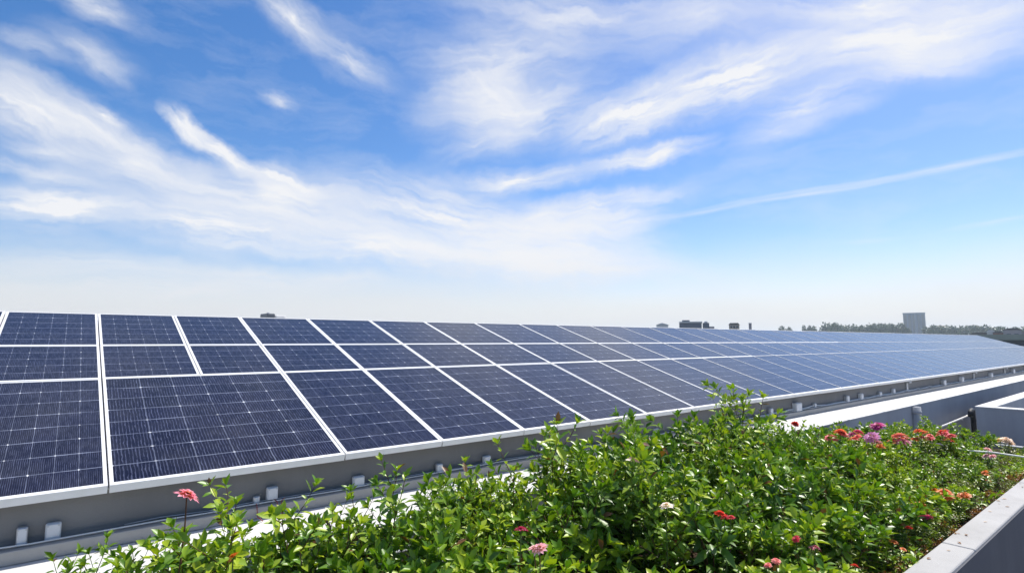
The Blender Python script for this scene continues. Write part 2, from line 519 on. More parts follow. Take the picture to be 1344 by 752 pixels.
# the array building: wall under the eave, sloping roof, flat roof behind
bld = thing('array_building', (0, 0, 0), 'long grey building whose sloping roof carries the solar panels', 'building')
y1_, z1_ = slope(4.40, 0.10)
y0_, z0_ = slope(0.16, 0.10)
MB().prism_x([(4.97, GZ), (4.97, z0_ - 0.005), (y1_ - 0.01, z1_ - 0.006), (y1_ - 0.01, 1.70), (17.0, 1.70), (17.0, GZ)], X0 + 0.15, X1 - 0.1).build('wall', M['concrete'], bld)
a_, b_ = slope(0.12, 0.085)
c_, d_ = slope(4.36, 0.085)
rf = MB().prism_x([(a_, b_), (a_, b_ - 0.012), (c_, d_ - 0.012), (c_, d_)], X0 + 0.05, X1 - 0.05)
rf.build('roof', M['galv'], bld)
MB().box(X0 + 0.16, X1 - 0.11, 9.1, 17.2, 1.703, 1.76).build('flat_roof', M['membrane'], bld)

# ledge with white top in front of it, and the kerb at the wall's foot
led = thing('roof_ledge', (0, 4.11, 0), 'slate grey ledge wall with a bright white top below the solar array', 'ledge')
MB().box(X0 - 6, 46.0, 0.0, 0.855, GZ, 0.606).build('ledge_wall', M['slate'], led)
MB().box(X0 - 6, 46.01, -0.012, 0.855, 0.607, 0.625).build('white_top', M['membrane'], led, bevel=0.006)
for i, x in enumerate((-7, -5, -3, -1, 1, 3, 5, 7, 9, 11, 13, 15, 17, 19, 21, 23, 25, 27, 29, 31, 33, 35, 37, 39, 41, 43)):
    MB().box(x + .1 * math.sin(i * 3), x + .1 * math.sin(i * 3) + .09, -.0135, .738, .6255, .6295).build('lap_seam', M['seam'], led, bevel=.0015)
krb = MB().box(X0 - 6, 46.02, 4.85, 4.968, 0.627, 0.715).build('wall_kerb', M['kerb'], bevel=0.008)
tag(krb, 'low grey concrete kerb along the foot of the wall under the panels', 'kerb')

# ------------------------------------------------------------------ solar panels
xb = [-2.82, -1.71, -0.60, 0.285, 1.14, 1.985, 2.99, 4.06, 5.14, 6.28, 7.42, 8.50]
while xb[-1] + 1.10 < X1:
    xb.append(xb[-1] + 1.10)
S_ROWS = [(0.0, 2.06), (2.06, 3.09), (3.09, 4.40)]
CELLS_V = [8, 5, 6]
FW, FD = 0.023, 0.058


def panel_mesh(wd, ht, nu, nv, fw, fb, ft):
    fr = MB()
    d = FD
    g = 0.006
    fr.box(g, wd - g, g * 0.5, g * 0.5 + fb, -d, 0)
    fr.box(g, wd - g, ht - g - ft, ht - g, -d, 0)
    fr.box(g, g + fw, g * 0.5 + fb + 0.0002, ht - g - ft - 0.0002, -d, 0)
    fr.box(wd - g - fw, wd - g, g * 0.5 + fb + 0.0002, ht - g - ft - 0.0002, -d, 0)
    fm = fr.mesh('frame')
    fm.materials.append(M['frame'])
    x0, x1, y0, y1 = g + fw + 0.0005, wd - g - fw - 0.0005, g * .5 + fb + 0.0007, ht - g - ft - 0.0007
    cl = MB().box(x0, x1, y0, y1, -0.012, -0.004)
    cm = cl.mesh('cell_glass')
    uvl = cm.uv_layers.new(name='UVMap')
    for lp in cm.loops:
        v = cm.vertices[lp.vertex_index].co
        uvl.data[lp.index].uv = (0.02 + (nu - 0.04) * (v.x - x0) / (x1 - x0), 0.02 + (nv - 0.04) * (v.y - y0) / (y1 - y0))
    cm.materials.append(M['cells'])
    return fm, cm


rp = random.Random(4)
pcache = {}
ROWN = ['lowest', 'middle', 'top']
for row in range(3):
    s0, s1 = S_ROWS[row]
    spans = []
    i = 0
    while i < len(xb) - 1:
        if row == 0 and abs(xb[i] - 0.285) < 1e-6:
            spans.append((xb[i], xb[i + 2]))
            i += 2
        else:
            spans.append((xb[i], xb[i + 1]))
            i += 1
    vis = [sp_ for sp_ in spans if sp_[1] > -0.45]
    for (a, b) in spans:
        wd = round(b - a, 3)
        nu = 6 if wd > 0.8 else 5
        thin_ = 0.010
        fw = FW if a < 6.2 else (0.016 if a < 9.5 else thin_)
        lim = (12.8, 20.5, 99)
        ft = FW if a < lim[row] else thin_
        fb = 0.036 if row == 0 else (FW if a < lim[row - 1] else thin_)
        key = (row, wd, fw, ft, fb)
        if key not in pcache:
            pcache[key] = panel_mesh(wd, s1 - s0, nu, CELLS_V[row], fw, fb, ft)
        fm, cm = pcache[key]
        y, z = slope(s0)
        if b < -0.45:
            lab = '%s-row dark blue solar panel out beyond the left edge of the photo, %s' % (ROWN[row], 'farther one' if a < -2 else 'nearer one')
            if row == 2 and a > -2:
                lab = 'top-row solar panel of which a sliver shows in the upper left corner'
        else:
            k = vis.index((a, b))
            if row == 0 and wd > 1.5:
                lab = 'extra wide dark blue solar panel in the lowest row above two junction boxes'
            else:
                lab = '%s solar panel from the left in the %s row of the sloping array' % (ordinal(k), ROWN[row])
        t = thing('solar_panel', (a, y, z), lab, 'solar panel', 'solar panels of the rooftop array')
        t.rotation_euler = (TILT + R(rp.uniform(-0.10, 0.10)), R(rp.uniform(-0.12, 0.12)), 0)
        link('frame', fm, None, t)
        link('cell_glass', cm, None, t)

# ------------------------------------------------------------------ junction boxes, cables, brackets on the wall
WALL = 4.968


def jbox(x, z0, wd, ht, dp, label, kind=0):
    t = thing('junction_box', (x, WALL, z0), label, 'junction box', 'electrical boxes along the wall under the panels')
    MB().box(-wd / 2, wd / 2, -dp, -0.001, 0, ht).build('box_body', M['galv'] if kind == 2 else M['box'], t, bevel=min(0.012, dp * .3))
    MB().box(-wd / 2 + 0.008, wd / 2 - 0.008, -dp - 0.008, -dp - 0.0005, 0.008, ht - 0.008).build('cover', M['box'], t, bevel=0.003)
    for sx in (-1, 1):
        MB().tube([(sx * wd * 0.33, -dp - 0.0085, ht * 0.86), (sx * wd * 0.33, -dp - 0.011, ht * 0.86)], 0.005, 6).build('screw', M['galv'], t)
    if kind == 1:
        MB().tube([(0, -dp * .5, ht - 0.002), (0, -dp * .5, ht + 0.03), (0, -dp * .3, ht + 0.045)], 0.012, 8).build('conduit', M['galv'], t)
    if kind in (0, 2):
        MB().tube([(wd * .2, -dp * .5, 0.002), (wd * .2, -dp * .5, -0.03), (wd * .35, -dp * .55, -0.045)], 0.009, 8).build('conduit', M['cable'], t)
    return t


BX = [
    (-0.155, .715, .060, .120, .045, 'narrow grey metal box at the far left end of the wall kerb', 2),
    (0.003, .715, .085, .115, .040, 'squat white rounded box beside the narrow box at far left', 0),
    (1.285, .725, .055, .060, .040, 'tiny grey socket box left of the taller white box with red cables', 2),
    (1.405, .735, .090, .105, .050, 'white junction box with red cables under the wide panel', 0),
    (2.16, .715, .110, .100, .050, 'grey junction box half hidden by leaves under the second panel seam', 0),
    (3.02, .715, .080, .095, .045, 'pale junction box behind the leafy shoots under the third panel', 2),
    (3.62, .715, .095, .095, .045, 'pale box on the wall where the shrubs begin to rise', 0),
    (4.45, .715, .090, .090, .045, 'white box on the wall just behind the tall shrub tops', 0),
    (5.55, .715, .080, .090, .045, 'grey box on the wall glimpsed above the flower bed', 2),
    (6.60, .715, .095, .095, .045, 'pale box on the wall left of the tallest leafy shoot', 0),
    (9.93, .715, .110, .130, .060, 'grey box with dark cable tail right of the tallest leafy shoot', 2),
    (10.95, .710, .230, .160, .090, 'largest white junction box, mid wall above the red flower cluster', 0),
    (11.75, .705, .090, .100, .050, 'small dark-sided box right of the largest white junction box', 2),
    (13.35, .715, .140, .140, .070, 'left one of the pair of upright grey boxes beyond the largest box', 2),
    (14.15, .715, .140, .140, .070, 'right one of the pair of upright grey boxes beyond the largest box', 0),
    (15.35, .715, .140, .110, .060, 'low grey box after the upright pair, above the downpipe', 2),
    (16.30, .715, .120, .130, .060, 'slim grey box left of the first tall eave bracket', 0),
    (20.6, .715, .22, .16, .09, 'cluster box of pale metal between the first two eave brackets', 2),
    (22.6, .715, .22, .17, .09, 'pale box left of the second tall eave bracket', 0),
    (26.6, .715, .26, .15, .09, 'flat pale box beyond the second eave bracket', 0),
    (30.4, .715, .30, .17, .10, 'far pale box right of the third eave bracket', 2),
    (33.2, .715, .30, .17, .10, 'farthest pale box near the right edge of the photo', 0),
]
for b in BX:
    jbox(*b)

# brackets that drop from the eave to the kerb in the far half
for x, lab in ((17.4, 'nearest tall steel bracket between eave and kerb on the far wall'), (24.3, 'second tall steel bracket between eave and kerb along the far wall'), (29.1, 'third tall steel bracket, close to the right edge of the photo'), (34.6, 'fourth and last tall steel bracket at the far end of the wall')):
    t = thing('eave_bracket', (x, WALL, 0.717), lab, 'bracket', 'steel brackets under the eave')
    MB().box(-0.05, 0.05, -0.035, -0.002, 0.0, 0.30).build('upright', M['galv'], t, bevel=0.004)
    MB().box(-0.09, 0.09, -0.11, -0.0355, 0.22, 0.262).build('arm', M['galv'], t, bevel=0.004)
    MB().box(-0.08, 0.08, -0.06, -0.0355, 0.0, 0.03).build('foot', M['galv'], t, bevel=0.004)

rc = random.Random(9)


def cable(name, x0, x1, y, z, rad, label, m, sag=0.012):
    pts = []
    x = x0
    while x < x1:
        pts.append((x, y + rc.uniform(-.006, .006), z + abs(rc.gauss(0, sag))))
        x += rc.uniform(.18, .4)
    o = MB().tube(pts, rad, 6).build(name, m, smooth=True)
    return tag(o, label, 'cable')


cable('cable', -3.0, 34.0, 4.90, 0.727, 0.006, 'long white cable lying on the kerb top, nearest the edge', M['cable'], 0.006)
cable('cable', 0.4, 9.0, 4.945, 0.722, 0.0045, 'thin grey cable on the kerb, close to the wall', M['galv'], 0.010)
cable('cable', 9.4, 34.0, 4.94, 0.728, 0.013, 'thick pale conduit along the far half of the kerb', M['cable'], 0.012)
o = MB().tube([(1.42, 4.915, .74), (1.425, 4.86, .735), (1.43, 4.838, .70), (1.43, 4.835, .66), (1.44, 4.80, .634), (1.47, 4.6, .634)], 0.0035, 6).build('cable', M['redcable'], smooth=True)
tag(o, 'dark red cable dropping over the kerb below the white junction box', 'cable')
o = MB().tube([(1.50, 4.90, .745), (1.46, 4.86, .735), (1.455, 4.838, .71), (1.45, 4.833, .66), (1.46, 4.78, .634), (1.52, 4.5, .634)], 0.0035, 6).build('cable', M['redcable'], smooth=True)
tag(o, 'pinkish red cable looping sideways beside the dark red one', 'cable')
o = MB().tube([(1.275, 4.905, .735), (1.27, 4.86, .73), (1.268, 4.836, .70), (1.27, 4.832, .65), (1.29, 4.75, .633)], 0.0035, 6).build('cable', M['redcable'], smooth=True)
tag(o, 'single brown cable hanging from the tiny socket box', 'cable')
o = MB().tube([(10.0, 4.89, .74), (9.98, 4.845, .72), (9.97, 4.835, .66), (9.99, 4.80, .635)], 0.012, 6).build('cable', M['dark'], smooth=True)
tag(o, 'black cable tail hanging over the kerb right of the tallest shoot', 'cable')

# downpipe, drain elbow and pipe on the ledge wall
t = thing('downpipe', (14.75, 4.06, -0.5), 'upright grey downpipe against the slate ledge wall', 'pipe')
MB().tube([(0, 0, 0), (0, 0, 1.09)], 0.10, 14).build('pipe', M['slate'], t, smooth=True)
for z in (0.35, 0.95):
    MB().tube([(0, 0, z), (0, 0, z + 0.05)], 0.112, 14).build('clamp', M['slate'], t, smooth=True)
t = thing('handrail_pipe', (14.9, 3.98, 0.02), 'pale horizontal pipe on brackets along the slate ledge wall', 'pipe')
MB().tube([(0, 0, 0), (1.8, 0, 0.02), (3.6, 0, 0.06), (3.75, 0.02, 0.06)], 0.022, 8).build('pipe', M['cable'], t, smooth=True)
for x in (0.3, 1.8, 3.3):
    MB().box(x - .02, x + .02, 0.01, 0.128, -.03, 0.0).build('bracket', M['galv'], t)
o = MB().tube([(19.0, 3.95, -.5), (19.0, 3.95, -.1), (18.97, 3.95, .12), (18.8, 3.92, .22), (18.55, 3.9, .20), (18.45, 3.88, .10)], 0.06, 10).build('drain_elbow', M['dark'], smooth=True)
tag(o, 'black curved drain pipe in the gap behind the grey enclosure', 'drain pipe')

# roof enclosure at right
t = thing('roof_enclosure', (16.36, 1.36, -0.5), 'grey open-topped concrete enclosure with white rim at right', 'enclosure')
L, Wd, Hh, th = 8.0, 1.98, 1.03, 0.30
e = MB()
e.box(0, th, 0, Wd, 0, Hh).box(L - th, L, 0, Wd, 0, Hh).box(th, L - th, 0, th, 0, Hh).box(th, L - th, Wd - th, Wd, 0, Hh)
e.build('wall', M['slate'], t)
e = MB()
e.box(-.015, th + .004, -.015, Wd + .015, Hh + .001, Hh + .022).box(L - th - .004, L + .015, -.015, Wd + .015, Hh + .001, Hh + .022)
e.box(th + .0045, L - th - .0045, -.015, th + .004, Hh + .001, Hh + .022).box(th + .0045, L - th - .0045, Wd - th - .004, Wd + .015, Hh + .001, Hh + .022)
e.build('rim', M['membrane'], t)
MB().box(th + .002, L - th - .002, th + .002, Wd - th - .002, 0.1, 0.62).build('recess_floor', M['slate'], t)

# ------------------------------------------------------------------ planter
par = thing('planter_parapet', (0, 1.13, 0), 'broad pale concrete parapet edging the flower bed, lower right', 'parapet')
pm = MB()
jx = [-6, -3.2, -.4, 2.4, 5.2, 8.0, 10.8, 13.6, 16.4, 19.2, 22, 26, 30]
for a, b in zip(jx[:-1], jx[1:]):
    MB().box(a + .004, b - .004, 0.0, 0.20, -0.36, 0.55).build('coping_length', M['parapet'], par, bevel=0.014, segs=3)
pm.box(-5.99, 29.99, 0.012, 0.188, -0.35, 0.541)
pm.build('joint_core', M['kerb'], par)
MB().box(-6.0, 30, -0.012, -0.0005, 0.003, 0.534).build('outer_face_shade', M['parapet_shade'], par)  # thin dark slab that paints shade onto the parapet's side away from the sun
bk = MB().box(-6, 11.4, 3.98, 4.07, -0.5, 0.44).build('planter_back_wall', M['slate'], bevel=0.008)
tag(bk, 'low slate wall closing the flower bed on the side of the panels', 'planter wall')
ew = MB().box(11.405, 11.53, 1.335, 4.07, -0.5, 0.44).build('planter_end_wall', M['slate'], bevel=0.008)
tag(ew, 'short slate wall closing the far end of the flower bed', 'planter wall')
# soil: uneven sheet
SOIL = 0.38
rs = np.random.RandomState(3)
nx, ny = 300, 44
gx = np.linspace(-6, 11.403, nx)
gy = np.linspace(1.332, 3.978, ny)
hz_ = rs.rand(nx, ny)
hz_ = 0.06 * (hz_ + np.roll(hz_, 1, 0) + np.roll(hz_, 1, 1) + np.roll(hz_, (1, 1), (0, 1))) / 4
mb = MB()
mb.v = [(gx[i], gy[j], SOIL - 0.03 + hz_[i, j]) for i in range(nx) for j in range(ny)]
mb.f = [(i * ny + j, (i + 1) * ny + j, (i + 1) * ny + j + 1, i * ny + j + 1) for i in range(nx - 1) for j in range(ny - 1)]
so_ = mb.build('soil', M['soil'], smooth=True)
so_['kind'] = 'structure'

# hose lying across the plants
pts = [(9.42, 3.3, .50), (9.40, 3.15, .60), (9.42, 2.9, .645), (9.47, 2.65, .62), (9.41, 2.35, .64), (9.38, 2.05, .60), (9.43, 1.8, .61), (9.50, 1.5, .59), (9.52, 1.36, .575)]
o = MB().tube(pts, 0.012, 8).build('hose', M['hose'], smooth=True)
tag(o, 'white irrigation hose lying across the plants at the far right', 'hose')


# ------------------------------------------------------------------ plants
def leaf(V, F, p, d, n, L, W, fold, droop, rnd):
    """one leaf: base p, direction d, upper side n"""
    d = d / np.linalg.norm(d)
    sdir = np.cross(d, n)
    sdir /= (np.linalg.norm(sdir) + 1e-9)
    n = np.cross(sdir, d)
    b = len(V)
    def pt(t, s, lift):
        return p + d * (L * t) + sdir * (W * s) + n * lift - np.array([0, 0, 1]) * (droop * L * t * t)
    up = fold * W
    V.append(pt(0, 0, 0))
    for t, s in ((.28, .42), (.62, .5)):
        V.append(pt(t, -s, up * s))
        V.append(pt(t, 0, 0))
        V.append(pt(t, s, up * s))
    V.append(pt(1, 0, 0))
    F += [(b, b + 2, b + 1), (b, b + 3, b + 2), (b + 1, b + 2, b + 5, b + 4), (b + 2, b + 3, b + 6, b + 5), (b + 4, b + 5, b + 7), (b + 5, b + 6, b + 7)]


def unit(v):
    return v / (np.linalg.norm(v) + 1e-9)


def shrub(seed, kind, H, rad, nst, leaf_len=None):
    """meshes of (stems, foliage) of one plant H metres high"""
    rn = np.random.RandomState(seed)
    st = MB()
    V, F = [], []
    if kind == 'broad':
        LL, WR, step, per, bare = 0.122, 0.38, 0.066, 2, 0.16
    elif kind == 'small':
        LL, WR, step, per, bare = 0.072, 0.38, 0.040, 2, 0.10
    else:
        LL, WR, step, per, bare = 0.036, 0.30, 0.022, 3, 0.05
    if leaf_len:
        LL, step = leaf_len, .045
    Z = np.array([0, 0, 1.0])

    def shoot(p, d, ln, r0, start, lv):
        n_ = max(3, int(ln / 0.06))
        pts = [p.copy()]
        dd = d.copy()
        for i in range(n_):
            dd = unit(dd + rn.normal(0, .09, 3) + Z * 0.05)
            pts.append(pts[-1] + dd * ln / n_)
        st.tube(pts, [r0 * (1 - .6 * i / n_) for i in range(n_ + 1)], 4, cap=False)
        P = np.array(pts)
        seglen = ln / n_
        s_ = start * ln
        rot = rn.uniform(0, 6.28)
        while s_ < ln:
            i = min(int(s_ / seglen), n_ - 1)
            q = P[i] + (P[i + 1] - P[i]) * (s_ / seglen - i)
            t = unit(P[i + 1] - P[i])
            a = unit(np.cross(t, [0.3, 0.7, 0.2] if abs(t[2]) > .9 else Z))
            c = np.cross(t, a)
            fr = s_ / ln
            size = LL * (1.12 - 0.45 * fr) * rn.uniform(.55, 1.4)
            for k in range(per):
                th = rot + 2 * math.pi * k / per + rn.uniform(-.3, .3)
                o_ = a * math.cos(th) + c * math.sin(th)
                ld = o_ * (1.0 - 0.35 * fr) + t * rn.uniform(.25, .7) + Z * rn.uniform(-.15, .25)
                leaf(V, F, q + o_ * 0.004, ld, t * .6 + Z * .7 + rn.normal(0, .25, 3), size, size * WR * rn.uniform(.8, 1.2), rn.uniform(.2, .7), rn.uniform(0, .35), rn)
            rot += 1.57 if per == 2 else 0.9
            s_ += step * rn.uniform(.7, 1.3)
            if lv > 0 and rn.rand() < 0.30 and .3 < fr < .9:
                th = rn.uniform(0, 6.28)
                o_ = a * math.cos(th) + c * math.sin(th)
                shoot(q, unit(o_ * .8 + t * .7 + Z * .25), ln * rn.uniform(.22, .42), r0 * .6, .15, lv - 1)
        # whorl at the tip
        for k in range(5):
            th = rot + 2 * math.pi * k / 5 + rn.uniform(-.2, .2)
            t = unit(P[-1] - P[-2])
            a = unit(np.cross(t, [0.3, 0.7, 0.2]))
            c = np.cross(t, a)
            o_ = a * math.cos(th) + c * math.sin(th)
            sz = LL * rn.uniform(.5, .95)
            leaf(V, F, P[-1], o_ * .6 + t * rn.uniform(.5, 1.1), t + Z * .3, sz, sz * WR, rn.uniform(.3, .8), rn.uniform(0, .2), rn)

    for j in range(nst):
        th = 2 * math.pi * (j + rn.uniform(-.3, .3)) / nst
        rr = rad * rn.uniform(.05, 1.0)
        lean = rr / max(H, .2)
        d = unit(np.array([math.cos(th) * lean, math.sin(th) * lean, 1.0]))
        ln = H * rn.uniform(.72, 1.0) / max(d[2], .5)
        shoot(np.array([math.cos(th) * .03, math.sin(th) * .03, -0.02]), d, ln, 0.0055 if kind != 'ferny' else .003, bare, 1)
    fm = bpy.data.meshes.new('foliage')
    fm.from_pydata([tuple(v) for v in V], [], F)
    fm.polygons.foreach_set('use_smooth', [True] * len(F))
    fm.update()
    sm = st.mesh('stem', True)
    return sm, fm


def ground_z(x, y):
    B = np.interp(x, [0, .5, 1, 1.6, 2.2, 3.2, 4.3, 5.5, 6.5, 8.5, 12, 16], [1.0, .93, .90, .97, .97, 1.08, 1.18, 1.10, .95, .80, .62, .5])
    p = np.interp(y, [1.4, 1.6, 1.9, 2.4, 2.9, 3.3, 3.8], [.14, .38, .65, .9, 1.03, 1, .8])
    return (B - .38) * p


KIND = {
    'broad': ('leafy_shrub', 'bushy shrub with broad pointed leaves in the thick of the planting bed', 'shrub', 'broad-leaved shrubs filling the bed', M['leaf_a']),
    'small': ('bedding_plant', 'bushy plant with small narrow yellow-green leaves in the planting bed', 'plant', 'small-leaved plants filling the bed', M['leaf_b']),
    'ferny': ('ferny_plant', 'low feathery plant with tiny leaves hugging the soil by the parapet', 'plant', 'low feathery plants along the parapet', M['leaf_c']),
}
LIB = {}
seed = 11
for kind, hs in (('broad', (.48, .66, .84, .9)), ('small', (.25, .40, .55, .70)), ('ferny', (.14, .22, .30))):
    for vi in range(2):
        for h in hs:
            n_ = {'broad': 7, 'small': 8, 'ferny': 12}[kind]
            sm, fm = shrub(seed, kind, h, .20 if kind != 'ferny' else .15, n_)
            sm.materials.append(M['stem'] if seed % 3 else M['woody'])
            fm.materials.append(KIND[kind][4])
            LIB.setdefault(kind, []).append((h, sm, fm))
            seed += 1

rq = random.Random(21)
protos = {}


def place(kind, x, y, h, label=None):
    cand = sorted(LIB[kind], key=lambda c: abs(c[0] - h) + rq.uniform(0, .10))[0]
    nm, lab, cat, grp, _ = KIND[kind]
    s_ = max(.75, min(1.3, h / cand[0]))
    key = (kind, id(cand[1]))
    if key not in protos:
        t = thing(nm, (x, y, SOIL - .01), label or lab, cat, grp)
        link('stem', cand[1], None, t)
        link('foliage', cand[2], None, t)
        protos[key] = t
    else:
        t = copy_tree(protos[key])
        t['label'] = label or lab
    t.location = (x, y, SOIL - .01)
    t.rotation_euler = (R(rq.uniform(-6, 6)), R(rq.uniform(-6, 6)), rq.uniform(0, 6.28))
    t.scale = (max(s_, .9), max(s_, .9), s_)
    return t


npl = 0
x = -0.22
while x < 11.35:
    stepx = .27 if x < 7 else .36
    y = 1.47
    while y < (3.85 if x < 8.5 else 3.6):
        xx = x + rq.uniform(-.11, .11)
        yy = min(3.85, max(1.45, y + rq.uniform(-.09, .09)))
        clump = math.sin(xx * 4.1 + 1.3 * math.sin(yy * 3.1)) * .5 + math.sin(yy * 4.7 + xx * 1.9 + 2) * .5
        h = float(ground_z(xx, yy)) * (rq.uniform(.80, 1.16) + .24 * clump)
        if (xx > -.26 or yy < 2.9) and (clump > -.56 or yy < 1.75 or xx < .4):
            if h < .22 or yy < 1.6:
                kind = 'ferny' if rq.random() < .7 else 'small'
            elif xx < 5.2:
                kind = 'broad' if rq.random() < (.85 if yy < 2.9 or xx < 3 else .7) else 'small'
            elif xx < 7:
                kind = 'broad' if rq.random() < .35 else 'small'
            else:
                kind = 'small' if rq.random() < .97 else 'ferny'
            place(kind, xx, yy, max(h, .13))
            npl += 1
        y += .29 if yy > 1.7 else .2
    x += stepx
print('plants', npl)

# tall shoots that stand up out of the bed
SPR = [
    (5.72, 3.25, 1.30, 'tallest leafy shoot in the bed, crossing the panel eave mid photo'),
    (3.15, 3.25, 1.02, 'leafy shoot rising just below the panel eave left of the tallest shoot'),
    (4.25, 3.22, 0.98, 'leafy shoot between the two tallest ones near the eave'),
    (5.30, 3.18, 0.93, 'leafy shoot close on the left of the tallest shoot'),
    (1.58, 3.25, 0.94, 'upright leafy shoot before the wall under the second panel seam'),
    (1.18, 3.25, 0.82, 'slim leafy shoot left of the upright one under the panel seam'),
    (2.30, 3.25, 0.85, 'upright shoot in front of the white ledge, left of centre'),
    (2.62, 3.25, 0.90, 'shoot with pointed top leaves before the ledge near the centre'),
    (8.30, 3.10, 0.60, 'upright yellow-green shoot before the ledge wall at right'),
    (11.2, 2.90, 0.42, 'feathery shoot poking up before the ledge wall at far right'),
    (0.62, 3.22, 0.86, 'slim green shoot right of the tall pink zinnia'),
    (0.30, 3.22, 0.70, 'short leafy shoot left of the tall pink zinnia'),
]
for i, (x, y, h, lab) in enumerate(SPR):
    sm, fm = shrub(300 + i, 'small' if i in (8, 9) else 'broad', h * (1.0 if x > 2.9 else .97), .085, 5 if x > 2.9 else 4, .09 if x < 2.9 else None)
    sm.materials.append(M['woody'])
    fm.materials.append(M['leaf_b'] if i % 3 == 0 or i in (8, 9) else M['leaf_a'])
    t = thing('shrub_shoot', (x, y, SOIL), lab, 'shrub', 'tall shoots standing out of the bed')
    link('stem', sm, None, t)
    link('foliage', fm, None, t)


def flower_mesh(seed, layers, n, rad, cup):
    rn = np.random.RandomState(seed)
    V, F = [], []
    for k in range(layers):
        fr = 1 - k / (layers + .6)
        for j in range(n - k):
            th = 2 * math.pi * (j + .5 * k) / (n - k) + rn.uniform(-.12, .12)
            d = np.array([math.cos(th), math.sin(th), cup * (0.15 + .55 * k / max(1, layers - 1)) + rn.uniform(-.1, .12)])
            L_ = rad * fr * rn.uniform(.88, 1.1)
            leaf(V, F, np.array([math.cos(th) * rad * .08, math.sin(th) * rad * .08, .004 * k]), d, np.array([0, 0, 1.0]), L_, L_ * .52 if layers < 4 else L_ * .42, .25, .22, rn)
    me = bpy.data.meshes.new('flower')
    me.from_pydata([tuple(v) for v in V], [], F)
    me.polygons.foreach_set('use_smooth', [True] * len(F))
    return me


def centre_mesh(rad):
    bm = bmesh.new()
    bmesh.ops.create_icosphere(bm, subdivisions=2, radius=rad)
    for v in bm.verts:
        v.co.z = v.co.z * .6 + rad * .35
    me = bpy.data.meshes.new('flower_centre')
    bm.to_mesh(me)
    bm.free()
    me.materials.append(M['centre'])
    return me


FM = {}
CM = centre_mesh(0.009)
rf_ = random.Random(5)


def flowering(name, x, y, z, colr, rad, label, cat, heads=1, stemm='stem', leaves=True, spread=.05, layers=4):
    """one flowering plant whose first head sits at (x, y, z)"""
    bx, by = x + rf_.uniform(-.04, .04), y + rf_.uniform(-.02, .05)
    t = thing(name, (bx, by, SOIL), label, cat, 'flowering plants of the bed')
    stm = MB()
    V, F = [], []
    rn = np.random.RandomState(int(x * 1000) % 9999)
    for hd in range(heads):
        if hd == 0:
            top = np.array([x - bx, y - by, z - SOIL])
        else:
            top = np.array([x - bx + rf_.uniform(-spread, spread) * 1.3, y - by + rf_.uniform(-spread, spread), z - SOIL - rf_.uniform(0, spread * .8)])
        mid = top * .55 + np.array([rn.uniform(-.02, .02), rn.uniform(-.02, .02), 0])
        pts = [np.array([0, 0, -.02]), mid * .5, mid, top * .82 + mid * .05, top - np.array([0, 0, .004])]
        stm.tube([tuple(p) for p in pts], [.005, .0045, .004, .0035, .003], 5, cap=False)
        if leaves:
            for k in range(3, 11):
                fz = k / 12
                p = mid * min(1, fz * 1.8) if fz < .55 else mid + (top - mid) * ((fz - .55) / .45)
                for sg in (0, math.pi):
                    th = k * 1.57 + sg + rn.uniform(-.3, .3)
                    d = np.array([math.cos(th), math.sin(th), rn.uniform(.1, .6)])
                    L_ = rn.uniform(.045, .08)
                    leaf(V, F, p, d, np.array([0, 0, 1.0]), L_, L_ * .4, .4, .25, rn)
        key = (colr, layers, rf_.randrange(2))
        if key not in FM:
            me = flower_mesh(len(FM) * 17 + 3, layers, 13, 0.04, 1.0)
            me.materials.append(PET[colr])
            FM[key] = me
        fl = link('flower', FM[key], None, t)
        fl.location = tuple(top)
        sc_ = rad * 1.15 / .04 * (1 if hd == 0 else rf_.uniform(.65, .95))
        fl.scale = (sc_, sc_, sc_)
        fl.rotation_euler = (R(rf_.uniform(-5, 38)), R(rf_.uniform(-25, 8)), rf_.uniform(0, 6))
        ce = link('flower_centre', CM, None, fl)
        ce.location = (0, 0, .006)
    link('stem', stm.mesh('stem', True), M[stemm], t)
    if V:
        me = bpy.data.meshes.new('foliage')
        me.from_pydata([tuple(v) for v in V], [], F)
        me.polygons.foreach_set('use_smooth', [True] * len(F))
        link('foliage', me, M['leaf_a'], t)
    return t


Zn = 'zinnia_plant'
flowering(Zn, .475, 3.0, 1.335, 'pink', .052, 'tall zinnia on a bare brown stem with pink bloom at far left', 'flower', 1, 'woody', True)
flowering(Zn, 1.96, 2.36, 1.04, 'magenta', .036, 'deep magenta zinnia in the foliage at bottom centre', 'flower')
flowering(Zn, 1.95, 2.20, .99, 'lightpink', .042, 'soft pink zinnia pair just below the magenta one, bottom centre', 'flower', 2, 'woody', spread=.05)
flowering(Zn, 2.96, 2.15, 1.03, 'white', .042, 'pale white-pink zinnia alone in the middle of the shrubs', 'flower', layers=3)
flowering(Zn, 3.23, 1.95, .98, 'red', .034, 'drooping red-pink blooms right of the pale white zinnia', 'flower', 3, spread=.06)
flowering(Zn, 6.60, 3.0, 1.10, 'red', .040, 'small dark red bloom just in front of the white ledge', 'flower', 2, 'woody', spread=.06)
flowering(Zn, 7.17, 2.74, .98, 'coral', 0.068, 'coral red flower cluster, left end of the row of bright blooms', 'flower', 6, spread=0.14)
flowering(Zn, 7.66, 2.72, .93, 'magenta', 0.055, 'small pink-magenta bloom right of the coral cluster', 'flower', 2, spread=0.06)
flowering(Zn, 7.43, 2.50, .92, 'lilac', 0.085, 'lilac zinnia below the magenta bloom in the bright row', 'flower', 2, spread=0.08)
flowering(Zn, 8.69, 2.84, .89, 'magenta', 0.085, 'round magenta zinnia standing highest in the row of blooms', 'flower', 2, spread=0.06)
flowering(Zn, 8.05, 2.40, .87, 'pink', 0.1, 'large pink zinnia beside the white hose', 'flower', 3, spread=0.12)
